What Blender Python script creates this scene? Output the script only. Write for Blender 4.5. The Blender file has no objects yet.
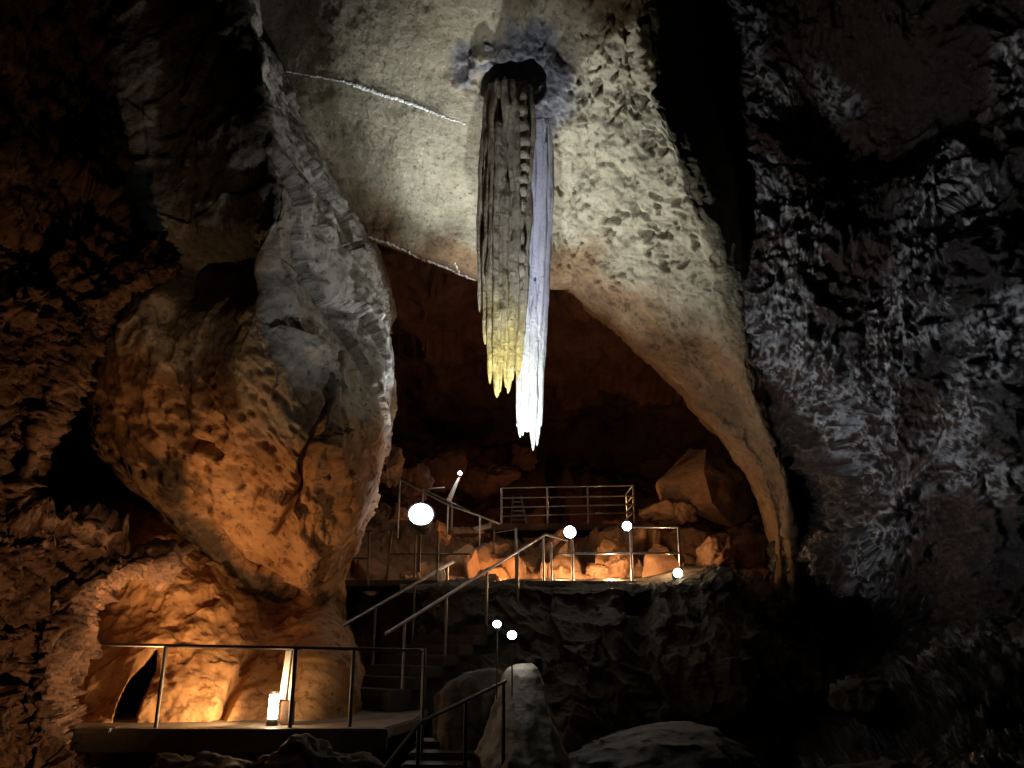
import bpy, bmesh, math, random
import numpy as np
from mathutils import Vector, Matrix

random.seed(7)
SC = bpy.context.scene
COL = SC.collection
F = 805.0                       # focal length in pixels of the 1024 x 768 frame
PITCH = math.atan(256 / F)
EYE = np.array([0.0, 0.0, 1.7])
CS, SN = math.cos(PITCH), math.sin(PITCH)
AX = np.array([0, CS, SN]); UP = np.array([0, -SN, CS]); RT = np.array([1.0, 0, 0])


def PT(px, py, d):
    """world position seen at pixel (px,py) at depth d metres along the lens axis (arrays allowed)"""
    px = np.asarray(px, float); py = np.asarray(py, float); d = np.asarray(d, float)
    a = (px - 512) / F * d; b = -(py - 384) / F * d
    return EYE + a[..., None] * RT + b[..., None] * UP + d[..., None] * AX


def V(px, py, d):
    return Vector(PT(px, py, d))


# ------------------------------------------------------------------ noise
def _h(ix, iy, iz, s):
    h = (ix.astype(np.int64) * 73856093) ^ (iy.astype(np.int64) * 19349663) ^ (iz.astype(np.int64) * 83492791) ^ (s * 2654435761)
    h &= 0xffffffff
    h = ((h ^ (h >> 16)) * 0x45d9f3b) & 0xffffffff
    h = ((h ^ (h >> 16)) * 0x45d9f3b) & 0xffffffff
    return h ^ (h >> 16)


def perlin(p, seed=0):
    i = np.floor(p).astype(np.int64); f = p - i
    w = f * f * f * (f * (f * 6 - 15) + 10)
    out = 0
    for dx in (0, 1):
        wx = w[:, 0] if dx else 1 - w[:, 0]
        for dy in (0, 1):
            wy = w[:, 1] if dy else 1 - w[:, 1]
            for dz in (0, 1):
                wz = w[:, 2] if dz else 1 - w[:, 2]
                h = _h(i[:, 0] + dx, i[:, 1] + dy, i[:, 2] + dz, seed)
                gx = ((h & 1023) / 511.5 - 1); gy = (((h >> 10) & 1023) / 511.5 - 1); gz = (((h >> 20) & 1023) / 511.5 - 1)
                out = out + wx * wy * wz * (gx * (f[:, 0] - dx) + gy * (f[:, 1] - dy) + gz * (f[:, 2] - dz))
    return out * 1.3


def fbm(p, octv=4, seed=0, gain=.5, lac=2.03):
    a, o, t = 1.0, 0, 0
    for k in range(octv):
        o = o + a * perlin(p * lac ** k + 17.3 * k, seed + k); a *= gain
    return o


def ridged(p, octv=4, seed=0, gain=.55, lac=2.1):
    a, o, prev = 1.0, 0, 1.0
    for k in range(octv):
        n = 1 - np.abs(perlin(p * lac ** k + 9.1 * k, seed + k)) * 2
        n = np.clip(n, 0, 1) ** 2
        o = o + a * n * prev; prev = np.clip(n * 1.4, 0, 1); a *= gain
    return o


def worley(p, seed=0):
    """F1, F2, the nearest cell's random triple and the vector from that cell's point"""
    i = np.floor(p).astype(np.int64)
    n = len(p); f1 = np.full(n, 9e9); f2 = np.full(n, 9e9); rnd = np.zeros((n, 3)); vec = np.zeros((n, 3))
    for dx in (-1, 0, 1):
        for dy in (-1, 0, 1):
            for dz in (-1, 0, 1):
                c = i + (dx, dy, dz)
                h = _h(c[:, 0], c[:, 1], c[:, 2], seed)
                r = np.stack([(h & 1023) / 1023, ((h >> 10) & 1023) / 1023, ((h >> 20) & 1023) / 1023], 1)
                v = p - (c + r); d = (v * v).sum(1)
                m = d < f1
                f2 = np.where(m, f1, np.minimum(f2, d))
                f1 = np.where(m, d, f1)
                rnd[m] = r[m]; vec[m] = v[m]
    return np.sqrt(f1), np.sqrt(f2), rnd, vec


def facets(p, seed=0):
    """broken faces: every cell is a plane with a tilt of its own"""
    f1, f2, r, v = worley(p, seed)
    t = (r * 2 - 1)
    return (t * v).sum(1) + (r[:, 0] - .5) * .5


def sstep(a, b, x):
    t = np.clip((x - a) / (b - a), 0, 1)
    return t * t * (3 - 2 * t)


def seg_dist(px, py, pl):
    best = np.full(px.shape, 9e9)
    for (x0, y0), (x1, y1) in zip(pl[:-1], pl[1:]):
        dx, dy = x1 - x0, y1 - y0
        t = np.clip(((px - x0) * dx + (py - y0) * dy) / (dx * dx + dy * dy), 0, 1)
        best = np.minimum(best, np.hypot(px - x0 - t * dx, py - y0 - t * dy))
    return best


def poly_sd(px, py, poly):
    """signed distance to a closed outline, positive inside"""
    d = seg_dist(px, py, list(poly) + [poly[0]])
    ins = np.zeros(px.shape, bool)
    for (x0, y0), (x1, y1) in zip(poly, list(poly[1:]) + [poly[0]]):
        if y0 == y1: continue
        c = ((y0 > py) != (y1 > py)) & (px < (x1 - x0) * (py - y0) / (y1 - y0) + x0)
        ins ^= c
    return np.where(ins, d, -d)


def cr(ctrl, n, closed=False):
    """Catmull-Rom through ctrl (K,...) sampled at n places"""
    k = len(ctrl)
    t = np.linspace(0, k - 1, n)
    i = np.minimum(t.astype(int), k - 2); f = (t - i).reshape((-1,) + (1,) * (ctrl.ndim - 1))
    g = lambda j: ctrl[np.clip(j, 0, k - 1)]
    p0, p1, p2, p3 = g(i - 1), g(i), g(i + 1), g(i + 2)
    return .5 * (2 * p1 + (p2 - p0) * f + (2 * p0 - 5 * p1 + 4 * p2 - p3) * f ** 2 + (3 * p1 - p0 - 3 * p2 + p3) * f ** 3)


# ------------------------------------------------------------------ objects
def props(o, label=None, cat=None, group=None, kind=None):
    for k, v in (('label', label), ('category', cat), ('group', group), ('kind', kind)):
        if v: o[k] = v
    return o


def link(name, me, mat, parent=None, smooth=True):
    o = bpy.data.objects.new(name, me); COL.objects.link(o)
    if mat:
        me.materials.append(mat)
    if parent is not None:
        o.parent = parent
        o.matrix_parent_inverse = Matrix.Translation(-parent.location)
    if smooth:
        me.polygons.foreach_set('use_smooth', [True] * len(me.polygons))
    return o


def empty(name, loc, label, cat, group=None):
    o = bpy.data.objects.new(name, None); COL.objects.link(o); o.location = loc
    o.empty_display_size = .1
    return props(o, label, cat, group)


def np_mesh(name, verts, quads):
    me = bpy.data.meshes.new(name)
    me.vertices.add(len(verts)); me.vertices.foreach_set('co', np.ascontiguousarray(verts, np.float32).ravel())
    n = len(quads)
    me.loops.add(n * 4); me.loops.foreach_set('vertex_index', np.ascontiguousarray(quads, np.int32).ravel())
    me.polygons.add(n)
    me.polygons.foreach_set('loop_start', np.arange(0, n * 4, 4, dtype=np.int32))
    me.polygons.foreach_set('loop_total', np.full(n, 4, np.int32))
    me.update(calc_edges=True); me.validate()
    return me


def grid_quads(nu, nv, wrap=False):
    a = np.arange(nu * nv).reshape(nu, nv)
    if wrap:
        b = np.roll(a, -1, 1)
        return np.stack([a[:-1], b[:-1], b[1:], a[1:]], -1).reshape(-1, 4)
    return np.stack([a[:-1, :-1], a[:-1, 1:], a[1:, 1:], a[1:, :-1]], -1).reshape(-1, 4)


def attr(me, name, vals):
    at = me.attributes.new(name, 'FLOAT', 'POINT')
    at.data.foreach_set('value', np.ascontiguousarray(vals, np.float32).ravel())


def patch(name, rows, nu, nv, disp, mat, mask=None, parent=None, push=None):
    """a rock face lofted through rows of (px,py,d) and broken up by disp(P,px,py) metres along its normal"""
    c = np.array(rows, float)
    g = cr(c, nu)
    g = np.moveaxis(cr(np.moveaxis(g, 1, 0), nv), 0, 1)
    px, py, d = g[..., 0], g[..., 1], np.maximum(g[..., 2], 1)
    P = PT(px, py, d)
    N = np.cross(np.gradient(P, axis=0), np.gradient(P, axis=1))
    N /= np.linalg.norm(N, axis=-1, keepdims=True) + 1e-9
    if ((EYE - P) * N).sum(-1).mean() < 0:
        N = -N; flip = True
    else:
        flip = False
    Pf = P.reshape(-1, 3); pxf = px.ravel(); pyf = py.ravel()
    dd = disp(Pf, pxf, pyf)
    Q = Pf + N.reshape(-1, 3) * dd[:, None]
    if push is not None:            # a hole running on in the direction one looks into it
        ry = Q - EYE; ry /= np.linalg.norm(ry, axis=1, keepdims=True); Q = Q + ry * push(pxf, pyf)[:, None]
    q = grid_quads(nu, nv)
    if flip: q = q[:, ::-1]
    me = np_mesh(name, Q, q)
    attr(me, 'mk', mask(Pf, pxf, pyf) if mask else np.zeros(len(Q)))
    return link(name, me, mat, parent)


# ------------------------------------------------------------------ materials
def nodes(name):
    m = bpy.data.materials.new(name); m.use_nodes = True
    nt = m.node_tree; b = nt.nodes['Principled BSDF']
    return m, nt, b


def lnk(nt, a, b):
    nt.links.new(a, b)


def ramp(nt, fac, stops):
    r = nt.nodes.new('ShaderNodeValToRGB'); e = r.color_ramp.elements
    while len(e) < len(stops): e.new(.5)
    for k, (p, c) in zip(e, stops):
        k.position = p; k.color = (*c, 1) if len(c) == 3 else c
    lnk(nt, fac, r.inputs[0]); return r.outputs[0]


def noise(nt, co, scale, detail=6, rough=.6, dist=0.0):
    n = nt.nodes.new('ShaderNodeTexNoise'); n.inputs['Scale'].default_value = scale
    n.inputs['Detail'].default_value = detail; n.inputs['Roughness'].default_value = rough; n.inputs['Distortion'].default_value = dist
    lnk(nt, co, n.inputs['Vector']); return n.outputs['Fac']


def mixc(nt, fac, a, b, mode='MIX'):
    m = nt.nodes.new('ShaderNodeMix'); m.data_type = 'RGBA'; m.blend_type = mode
    for s, v in ((m.inputs[0], fac), (m.inputs[6], a), (m.inputs[7], b)):
        if hasattr(v, 'is_linked'): lnk(nt, v, s)
        elif isinstance(v, (int, float)): s.default_value = v
        else: s.default_value = (*v, 1)
    return m.outputs[2]


def rock_mat(name, cols, cols2=None, scale=1.0, rough=.85, bump=.6, bscale=9.0, specks=None, crust=None, spec=.3, bdist=.06, cols3=None):
    """mineral mottling cols (dark, mid, light); cols2 is the clay-stained kind chosen by the mk attribute"""
    m, nt, b = nodes(name)
    co = nt.nodes.new('ShaderNodeTexCoord').outputs['Object']
    n1 = noise(nt, co, scale * 1.3, 8, .65)
    n2 = noise(nt, co, scale * 6, 6, .7)
    c = ramp(nt, n1, [(.32, cols[0]), (.5, cols[1]), (.68, cols[2])])
    c = mixc(nt, .35, c, ramp(nt, n2, [(.35, cols[0]), (.65, cols[2])]))
    if cols2:
        at = nt.nodes.new('ShaderNodeAttribute'); at.attribute_name = 'mk'
        c2 = ramp(nt, n1, [(.32, cols2[0]), (.5, cols2[1]), (.68, cols2[2])])
        c2 = mixc(nt, .35, c2, ramp(nt, n2, [(.35, cols2[0]), (.65, cols2[2])]))
        c = mixc(nt, at.outputs['Fac'], c, c2)
    if cols3:
        at = nt.nodes.new('ShaderNodeAttribute'); at.attribute_name = 'gk'
        c = mixc(nt, at.outputs['Fac'], c, ramp(nt, n2, [(.32, cols3[0]), (.5, cols3[1]), (.68, cols3[2])]))
    if specks:
        s = noise(nt, co, specks[0], 5, .7)
        f = ramp(nt, s, [(specks[1], (1, 1, 1)), (specks[1] + .09, (0, 0, 0))])
        c = mixc(nt, f, c, specks[2], 'MULTIPLY')
    if crust:
        s = noise(nt, co, crust[0], 9, .72, .6)
        f = ramp(nt, s, [(crust[1], (0, 0, 0)), (crust[1] + .1, (1, 1, 1))])
        c = mixc(nt, f, c, crust[2])
    lnk(nt, c, b.inputs['Base Color'])
    b.inputs['Roughness'].default_value = rough
    b.inputs['Specular IOR Level'].default_value = spec
    h = noise(nt, co, bscale, 10, .68)
    bp = nt.nodes.new('ShaderNodeBump'); bp.inputs['Strength'].default_value = bump; bp.inputs['Distance'].default_value = bdist
    lnk(nt, h, bp.inputs['Height']); lnk(nt, bp.outputs[0], b.inputs['Normal'])
    return m


def flat_mat(name, col, rough=.5, metal=0.0, var=.25, scale=12):
    m, nt, b = nodes(name)
    co = nt.nodes.new('ShaderNodeTexCoord').outputs['Object']
    n = noise(nt, co, scale, 6, .6)
    lo = tuple(max(0, x * (1 - var)) for x in col); hi = tuple(min(1, x * (1 + var)) for x in col)
    lnk(nt, ramp(nt, n, [(.3, lo), (.7, hi)]), b.inputs['Base Color'])
    b.inputs['Roughness'].default_value = rough; b.inputs['Metallic'].default_value = metal
    return m


def glow_mat(name, col, strength):
    m, nt, b = nodes(name)
    b.inputs['Base Color'].default_value = (.8, .8, .8, 1)
    b.inputs['Emission Color'].default_value = (*col, 1); b.inputs['Emission Strength'].default_value = strength
    return m


TAN = ((.14, .12, .075), (.29, .255, .17), (.39, .35, .25))
OCHRE = ((.20, .09, .035), (.40, .20, .08), (.50, .28, .13))
REDBR = ((.045, .018, .010), (.10, .042, .022), (.17, .08, .04))
GREY = ((.11, .10, .085), (.27, .25, .21), (.46, .44, .40))
DARK = ((.014, .010, .008), (.035, .025, .019), (.07, .055, .045))
BLUEG = ((.05, .05, .055), (.12, .118, .13), (.20, .195, .21))
M = dict(
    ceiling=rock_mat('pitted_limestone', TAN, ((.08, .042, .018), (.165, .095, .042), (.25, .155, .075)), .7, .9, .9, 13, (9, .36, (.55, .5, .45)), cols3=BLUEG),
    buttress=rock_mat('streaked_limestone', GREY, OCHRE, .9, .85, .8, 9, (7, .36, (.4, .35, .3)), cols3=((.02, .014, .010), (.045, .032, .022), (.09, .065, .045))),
    left=rock_mat('rough_red_brown_rock', ((.045, .02, .011), (.14, .07, .038), (.26, .15, .09)), None, 1.4, .8, .9, 10, (7, .40, (.3, .25, .22))),
    clay=rock_mat('orange_clay_rock', ((.26, .12, .05), (.42, .22, .09), (.52, .30, .14)), None, .8, .9, .45, 8, (6, .38, (.5, .42, .36))),
    back=rock_mat('brown_chamber_rock', REDBR, OCHRE, .6, .9, .7, 5),
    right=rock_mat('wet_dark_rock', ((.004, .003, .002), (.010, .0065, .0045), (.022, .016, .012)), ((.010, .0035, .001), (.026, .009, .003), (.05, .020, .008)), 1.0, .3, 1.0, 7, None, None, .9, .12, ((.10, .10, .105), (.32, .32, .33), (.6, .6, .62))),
    cliff=rock_mat('dark_brown_rock', ((.03, .022, .014), (.07, .055, .038), (.12, .10, .07)), REDBR, 1.0, .7, .8, 9),
    boulder=rock_mat('boulder_rock', ((.16, .08, .04), (.30, .16, .08), (.42, .25, .14)), None, 1.1, .9, .7, 8),
    flow=rock_mat('pale_flowstone', ((.18, .17, .14), (.32, .30, .26), (.45, .43, .39)), None, 1.2, .5, .5, 9),
    knob=rock_mat('blue_grey_root_rock', ((.07, .07, .07), (.17, .165, .17), (.30, .29, .31)), None, 1.4, .8, .8, 9),
    vein=rock_mat('white_calcite', ((.55, .53, .48), (.75, .73, .68), (.85, .83, .80)), None, 3, .6, .6, 22),
    steel=flat_mat('galvanised_steel', (.36, .36, .37), .42, .85),
    darksteel=flat_mat('dull_dark_steel', (.07, .064, .058), .5, .7),
    house=flat_mat('black_lamp_housing', (.03, .03, .03), .5, .2),
    concrete=flat_mat('wet_concrete', (.075, .066, .055), .38, 0, .4, 6),
    deck=flat_mat('worn_concrete_deck', (.17, .13, .09), .75, 0, .35, 5),
    wood=flat_mat('brown_timber', (.14, .07, .035), .7, 0, .4, 9),
    white=flat_mat('white_board', (.85, .83, .76), .5, 0, .08, 6),
    whitebox=flat_mat('white_plastic', (.75, .72, .66), .5, 0, .1, 6),
    cool=glow_mat('cool_lamp_glow', (.86, .93, 1.0), 40), warm=glow_mat('warm_lamp_glow', (1.0, .82, .55), 30),
)

# ------------------------------------------------------------------ small builders
def tube_bm(bm, pts, r, seg=10, taper=None):
    pts = [Vector(p) for p in pts]; n = len(pts)
    up = Vector((0, 0, 1)); rings = []
    t0 = (pts[1] - pts[0]).normalized()
    a = t0.cross(up) if abs(t0.z) < .9 else t0.cross(Vector((1, 0, 0)))
    a.normalize()
    for i, p in enumerate(pts):
        if i == 0: t = (pts[1] - p).normalized()
        elif i == n - 1: t = (p - pts[i - 1]).normalized()
        else: t = ((p - pts[i - 1]).normalized() + (pts[i + 1] - p).normalized()).normalized()
        a = (a - t * a.dot(t)).normalized(); b = t.cross(a)
        rr = r[i] if isinstance(r, (list, tuple)) else r
        rings.append([bm.verts.new(p + (a * math.cos(k * 2 * math.pi / seg) + b * math.sin(k * 2 * math.pi / seg)) * rr) for k in range(seg)])
    for r0, r1 in zip(rings[:-1], rings[1:]):
        for k in range(seg):
            bm.faces.new((r0[k], r0[(k + 1) % seg], r1[(k + 1) % seg], r1[k]))
    bm.faces.new(rings[0][::-1]); bm.faces.new(rings[-1])


def box_bm(bm, c, sx, sy, sz, rot=None, bev=.01):
    g = bmesh.ops.create_cube(bm, size=1)['verts']
    for v in g:
        p = Vector((v.co.x * sx, v.co.y * sy, v.co.z * sz))
        v.co = (rot @ p if rot else p) + Vector(c)
    if bev:
        ed = list({e for v in g for e in v.link_edges})
        bmesh.ops.bevel(bm, geom=ed, offset=bev, segments=2, affect='EDGES')


def lathe_bm(bm, prof, o, axis, seg=20):
    """prof = [(radius, along)] turned about axis at o"""
    axis = Vector(axis).normalized()
    a = axis.cross(Vector((0, 0, 1))) if abs(axis.z) < .95 else axis.cross(Vector((1, 0, 0)))
    a.normalize(); b = axis.cross(a); rings = []
    for r, h in prof:
        rings.append([bm.verts.new(Vector(o) + axis * h + (a * math.cos(k * 2 * math.pi / seg) + b * math.sin(k * 2 * math.pi / seg)) * max(r, 1e-4)) for k in range(seg)])
    for r0, r1 in zip(rings[:-1], rings[1:]):
        for k in range(seg):
            bm.faces.new((r0[k], r0[(k + 1) % seg], r1[(k + 1) % seg], r1[k]))
    bm.faces.new(rings[0][::-1]); bm.faces.new(rings[-1])


def done(bm, name, mat, parent=None, smooth=True, auto=True):
    bmesh.ops.recalc_face_normals(bm, faces=bm.faces)
    me = bpy.data.meshes.new(name); bm.to_mesh(me); bm.free()
    o = link(name, me, mat, parent, smooth)
    if smooth and auto:
        me.set_sharp_from_angle(angle=math.radians(40))
    return o


def tube(name, pts, r, mat, parent=None, seg=10):
    bm = bmesh.new(); tube_bm(bm, pts, r, seg); return done(bm, name, mat, parent)


def box(name, c, s, mat, parent=None, rot=None, bev=.01):
    bm = bmesh.new(); box_bm(bm, c, *s, rot=rot, bev=bev); return done(bm, name, mat, parent)


# ================================================================== the setting
Z0 = lambda P, a, b: np.zeros(len(P))

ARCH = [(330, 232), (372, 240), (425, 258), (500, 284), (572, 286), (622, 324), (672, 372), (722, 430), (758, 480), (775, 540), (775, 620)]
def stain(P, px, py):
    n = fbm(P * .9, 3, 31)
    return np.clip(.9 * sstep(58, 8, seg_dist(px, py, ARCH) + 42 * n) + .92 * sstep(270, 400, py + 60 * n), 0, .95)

def pits(P):
    """scaly solution pits, irregular and clustered"""
    W = P + .12 * np.stack([fbm(P * 3, 2, 6), fbm(P * 3, 2, 7), fbm(P * 3, 2, 8)], 1)
    n = perlin(W * np.array([4.2, 4.2, 5.5]), 24) + .75 * perlin(W * 9.0, 25) + .35 * perlin(W * 19, 26)
    cl = sstep(-.35, .35, fbm(P * .9, 2, 27))
    return (.3 + .7 * cl) * .36 * sstep(.05, .8, n) - .05 * n

# ---- ceiling: the tan slab sloping down to the back chamber's mouth
def d_ceiling(P, px, py):
    o = .16 * fbm(P * .4, 3, 3) + .035 * fbm(P * 2.2, 4, 5)
    pit = sstep(505, 575, px + 14 * fbm(P * 1.2, 2, 9)) * sstep(320, 230, py)
    o -= pit * pits(P)
    o -= .012 * sstep(.15, .5, fbm(P * 7, 2, 23))
    # hollow around the root of the stalactites
    hol = np.hypot((px - 513) / 32, (py - 84) / 22) + .25 * fbm(P * 2.5, 2, 29)
    o -= 1.1 * sstep(1.1, .7, hol)
    o += (.16 + .34 * fbm(P * 3.2, 3, 28)) * np.exp(-((hol - 1.5) / .5) ** 2) * sstep(112, 60, py)
    # dark pocket and groove above the root
    o -= .35 * np.exp(-(np.hypot((px - 548) / 26, (py - 20) / 60)) ** 4)
    o += .18 * np.exp(-((px - 505) / 9) ** 2) * sstep(50, 0, py) + .16 * np.exp(-((px - 521) / 7) ** 2) * sstep(40, -10, py)
    # ledge that the upper calcite vein follows
    return o

ceiling = patch('ceiling', [
    [(120, -190, 15.6), (280, -190, 13.4), (400, -190, 11.6), (500, -190, 10.6), (590, -190, 10.6), (660, -190, 11.6)],
    [(180, 0, 15.9), (300, 0, 14.2), (400, 0, 12.9), (500, 0, 12.3), (590, 0, 12.2), (650, 0, 12.8)],
    [(200, 80, 16.2), (300, 80, 14.8), (400, 80, 13.7), (500, 80, 13.1), (590, 80, 12.9), (660, 80, 13.3)],
    [(230, 150, 16.6), (320, 150, 15.4), (410, 150, 14.4), (500, 150, 13.9), (590, 150, 13.6), (670, 150, 14)],
    [(270, 215, 17.2), (355, 215, 16.1), (425, 215, 15.3), (500, 215, 14.8), (590, 215, 14.5), (680, 215, 14.8)],
    [(330, 238, 17.6), (372, 240, 16.6), (425, 258, 16.0), (500, 282, 15.8), (575, 288, 15.5), (680, 310, 15.8)],
    [(330, 232, 19.5), (375, 234, 19), (425, 250, 18.5), (500, 274, 18.2), (580, 280, 18), (690, 300, 18)],
    [(330, 200, 22), (375, 200, 22), (425, 210, 22), (500, 230, 22), (580, 240, 22), (690, 260, 22)],
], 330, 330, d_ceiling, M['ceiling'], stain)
px_ = np.array([v.co[:] for v in ceiling.data.vertices]) - EYE
dz_ = px_ @ AX; qx = 512 + F * (px_ @ RT) / dz_; qy = 384 - F * (px_ @ UP) / dz_
gz = fbm(px_ * 1.6, 3, 33)
attr(ceiling.data, 'gk', np.maximum(sstep(1.25, .7, np.hypot((qx - 532) / 50, (qy - 76) / 56) + .4 * gz), .8 * sstep(1.2, .7, np.hypot((qx - 464) / 16, (qy - 66) / 26) + .4 * gz)))
props(ceiling, 'pitted tan limestone slab overhead that the two stalactites hang from', 'ceiling', kind='structure')

# ---- rib right of the stalactites (the right lip of the arch)
def d_rib(P, px, py):
    o = .16 * fbm(P * .6, 4, 13) + .08 * fbm(P * 2.4, 4, 15)
    pit = sstep(330, 230, py)
    k = sstep(715, 640, px - .25 * (py - 150))
    o -= (.2 + .8 * pit * k) * pits(P)
    o += .05 * facets(P * np.array([.8, .8, .5]) + .4 * fbm(P, 2, 45)[:, None], 44)
    return o

rib = patch('rock_rib', [
    [(520, -190, 13), (560, -190, 11.2), (600, -190, 10.7), (640, -190, 10.9), (690, -190, 15)],
    [(540, 0, 13.6), (580, 0, 12.2), (620, 0, 11.8), (648, 0, 12.1), (730, 0, 17)],
    [(550, 80, 14.5), (585, 80, 12.9), (630, 80, 12.5), (663, 80, 12.7), (745, 80, 17)],
    [(548, 150, 15), (585, 150, 13.6), (645, 150, 13), (694, 150, 13), (765, 150, 17)],
    [(545, 220, 15.6), (585, 220, 14.3), (655, 220, 13.5), (716, 220, 13.3), (780, 220, 17)],
    [(548, 272, 17), (572, 276, 15.3), (655, 280, 14), (738, 280, 13.5), (790, 280, 17)],
    [(606, 322, 18), (622, 324, 15.2), (682, 322, 14.1), (744, 320, 13.6), (800, 320, 17)],
    [(662, 374, 18), (672, 372, 15), (716, 370, 14.2), (755, 368, 13.7), (810, 370, 17)],
    [(714, 432, 18), (722, 430, 15), (748, 430, 14.3), (773, 430, 13.9), (820, 430, 17)],
    [(750, 482, 18), (758, 480, 15), (774, 480, 14.5), (790, 480, 14.2), (830, 480, 17)],
    [(768, 540, 18), (774, 540, 15.2), (784, 540, 14.8), (796, 540, 14.6), (840, 540, 17)],
    [(764, 610, 18), (772, 610, 15.4), (790, 610, 15), (806, 610, 15), (850, 610, 17)],
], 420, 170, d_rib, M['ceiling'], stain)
props(rib, 'pale pitted rock rib curving down the right side of the dark archway', 'rock')

# ---- hanging buttress left of the stalactites
STR = np.array([.45, .75, -.55])          # bedding planes dip across the face
def d_butt(P, px, py):
    o = .14 * fbm(P * .55, 4, 53) + .05 * fbm(P * 3, 4, 55)
    W = P + .25 * np.stack([fbm(P * .8, 2, 61), fbm(P * .8, 2, 62), fbm(P * .8, 2, 63)], 1)
    s = W @ np.array([-.07, .707, .703])
    strata = np.stack([s * 1.25, (W @ np.array([.337, .681, -.65])) * .42, W @ np.array([.94, -.2, .27]) * .5], 1)
    low = sstep(330, 420, py) * sstep(330, 260, px)
    face = sstep(235, 285, px)
    o = o * (1 - .4 * low)
    bd = np.interp(py, [0, 60, 120, 200, 240, 300, 430, 500, 550], [254, 274, 306, 348, 372, 386, 385, 370, 348])
    face = face * (.2 + .8 * sstep(1, 16, bd - px))
    o += (.26 * facets(strata, 64) + .04 * facets(strata * np.array([2.3, 1.8, 1.5]), 73) + .03 * facets(P * 3.1, 66)) * (.25 + .75 * face) * (1 - .5 * low)
    o += .06 * facets(P * .9, 65)
    dg_ = np.stack([P @ np.array([.62, .2, .74]) * 5.5, P @ np.array([.74, 0, -.62]) * 1.1, P[:, 1]], 1)
    o += .085 * low * fbm(dg_, 3, 68)
    o += .10 * face * fbm(np.stack([s * 1.5, (P @ np.array([.337, .681, -.65])) * .3, P[:, 0] * .3], 1), 3, 75)
    f1, f2, _, _ = worley(np.stack([P @ np.array([.7, .2, -.7]) * 2.0, P @ np.array([.7, 0, .7]) * 4.2, P[:, 1] * 3], 1), 67)
    o -= low * .09 * sstep(.48, .18, f1) * sstep(-.5, .1, fbm(P * 1.1, 2, 69))
    f1, f2, _, _ = worley(np.stack([P @ np.array([.7, .2, -.7]) * 3.6, P @ np.array([.7, 0, .7]) * 8.5, P[:, 1] * 5], 1), 70)
    o -= low * .09 * sstep(.45, .15, f1)
    o -= .55 * np.exp(-(seg_dist(px, py, [(178, 500), (200, 535), (235, 570), (262, 588), (300, 606)]) / 9) ** 2)
    # crack down the lower face
    o -= .45 * np.exp(-(seg_dist(px, py, [(327, 375), (326, 400), (318, 428), (308, 455), (300, 490), (285, 515), (272, 535)]) / (2.0 + 2.6 * np.exp(-((py - 470) / 28) ** 2))) ** 2)
    o -= .2 * np.exp(-(seg_dist(px, py, [(352, 345), (345, 365), (341, 390)]) / 2) ** 2)
    o -= .3 * np.exp(-(seg_dist(px, py, [(165, 370), (178, 410), (190, 440), (215, 455)]) / 4) ** 2)
    o -= .2 * np.exp(-(seg_dist(px, py, [(228, 465), (238, 487)]) / 3) ** 2)
    # undercut below the upper block
    o -= .9 * np.exp(-(seg_dist(px, py, [(125, 250), (185, 270), (240, 262)]) / 26) ** 2)
    o += .45 * np.exp(-(seg_dist(px, py, [(110, 180), (165, 290)]) / 16) ** 2)
    return o

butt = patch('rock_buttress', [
    [(40, -190, 18), (80, -190, 15.4), (160, -190, 14.6), (226, -190, 13.6), (232, -190, 14.2), (238, -190, 14.8), (230, -190, 19)],
    [(80, 0, 17), (103, 0, 14.2), (170, 0, 13.6), (246, 0, 12.6), (250, 0, 13.6), (254, 0, 14.8), (250, 0, 19)],
    [(80, 60, 17), (102, 60, 13.9), (175, 60, 13.3), (260, 60, 12.2), (267, 60, 13.4), (274, 60, 15), (270, 60, 19)],
    [(80, 120, 17), (100, 120, 13.6), (175, 120, 13), (263, 120, 11.9), (283, 120, 13.3), (306, 120, 15.4), (302, 120, 19)],
    [(85, 200, 17), (105, 200, 13.2), (185, 200, 12.6), (282, 200, 11.6), (318, 200, 13.3), (348, 200, 16), (344, 200, 19)],
    [(95, 240, 16.5), (114, 240, 13.1), (190, 240, 12.4), (266, 240, 11.3), (325, 240, 13.2), (372, 240, 16.4), (368, 240, 19)],
    [(110, 300, 16), (130, 300, 13.1), (190, 300, 12.4), (256, 300, 11.3), (330, 300, 12.8), (386, 300, 15.4), (384, 300, 19)],
    [(90, 350, 16), (105, 350, 13.2), (180, 350, 12.4), (256, 350, 11.3), (330, 350, 12.4), (386, 350, 14.2), (384, 350, 18)],
    [(85, 430, 16), (100, 430, 13.2), (180, 430, 12.3), (258, 430, 11.5), (330, 430, 12.1), (385, 430, 13.6), (384, 430, 18)],
    [(130, 500, 16), (150, 500, 13.2), (205, 500, 12.5), (280, 500, 11.9), (330, 500, 12.1), (370, 500, 13.4), (370, 500, 17)],
    [(180, 550, 16), (198, 550, 13.2), (240, 550, 12.7), (290, 550, 12.3), (322, 550, 12.4), (348, 550, 13.5), (350, 550, 17)],
    [(230, 596, 16), (245, 594, 13.4), (270, 600, 13.1), (296, 604, 12.9), (314, 600, 13.2), (328, 594, 13.8), (330, 594, 17)],
    [(230, 600, 17), (250, 604, 16), (275, 608, 16), (300, 612, 16), (316, 606, 16), (330, 600, 16.2), (332, 600, 17.5)],
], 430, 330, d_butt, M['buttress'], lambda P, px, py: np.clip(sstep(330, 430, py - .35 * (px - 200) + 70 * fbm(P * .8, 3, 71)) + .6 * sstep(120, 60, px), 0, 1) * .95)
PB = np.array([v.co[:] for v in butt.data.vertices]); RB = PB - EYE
bx_ = 512 + F * (RB @ RT) / (RB @ AX); by_ = 384 - F * (RB @ UP) / (RB @ AX)
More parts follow.
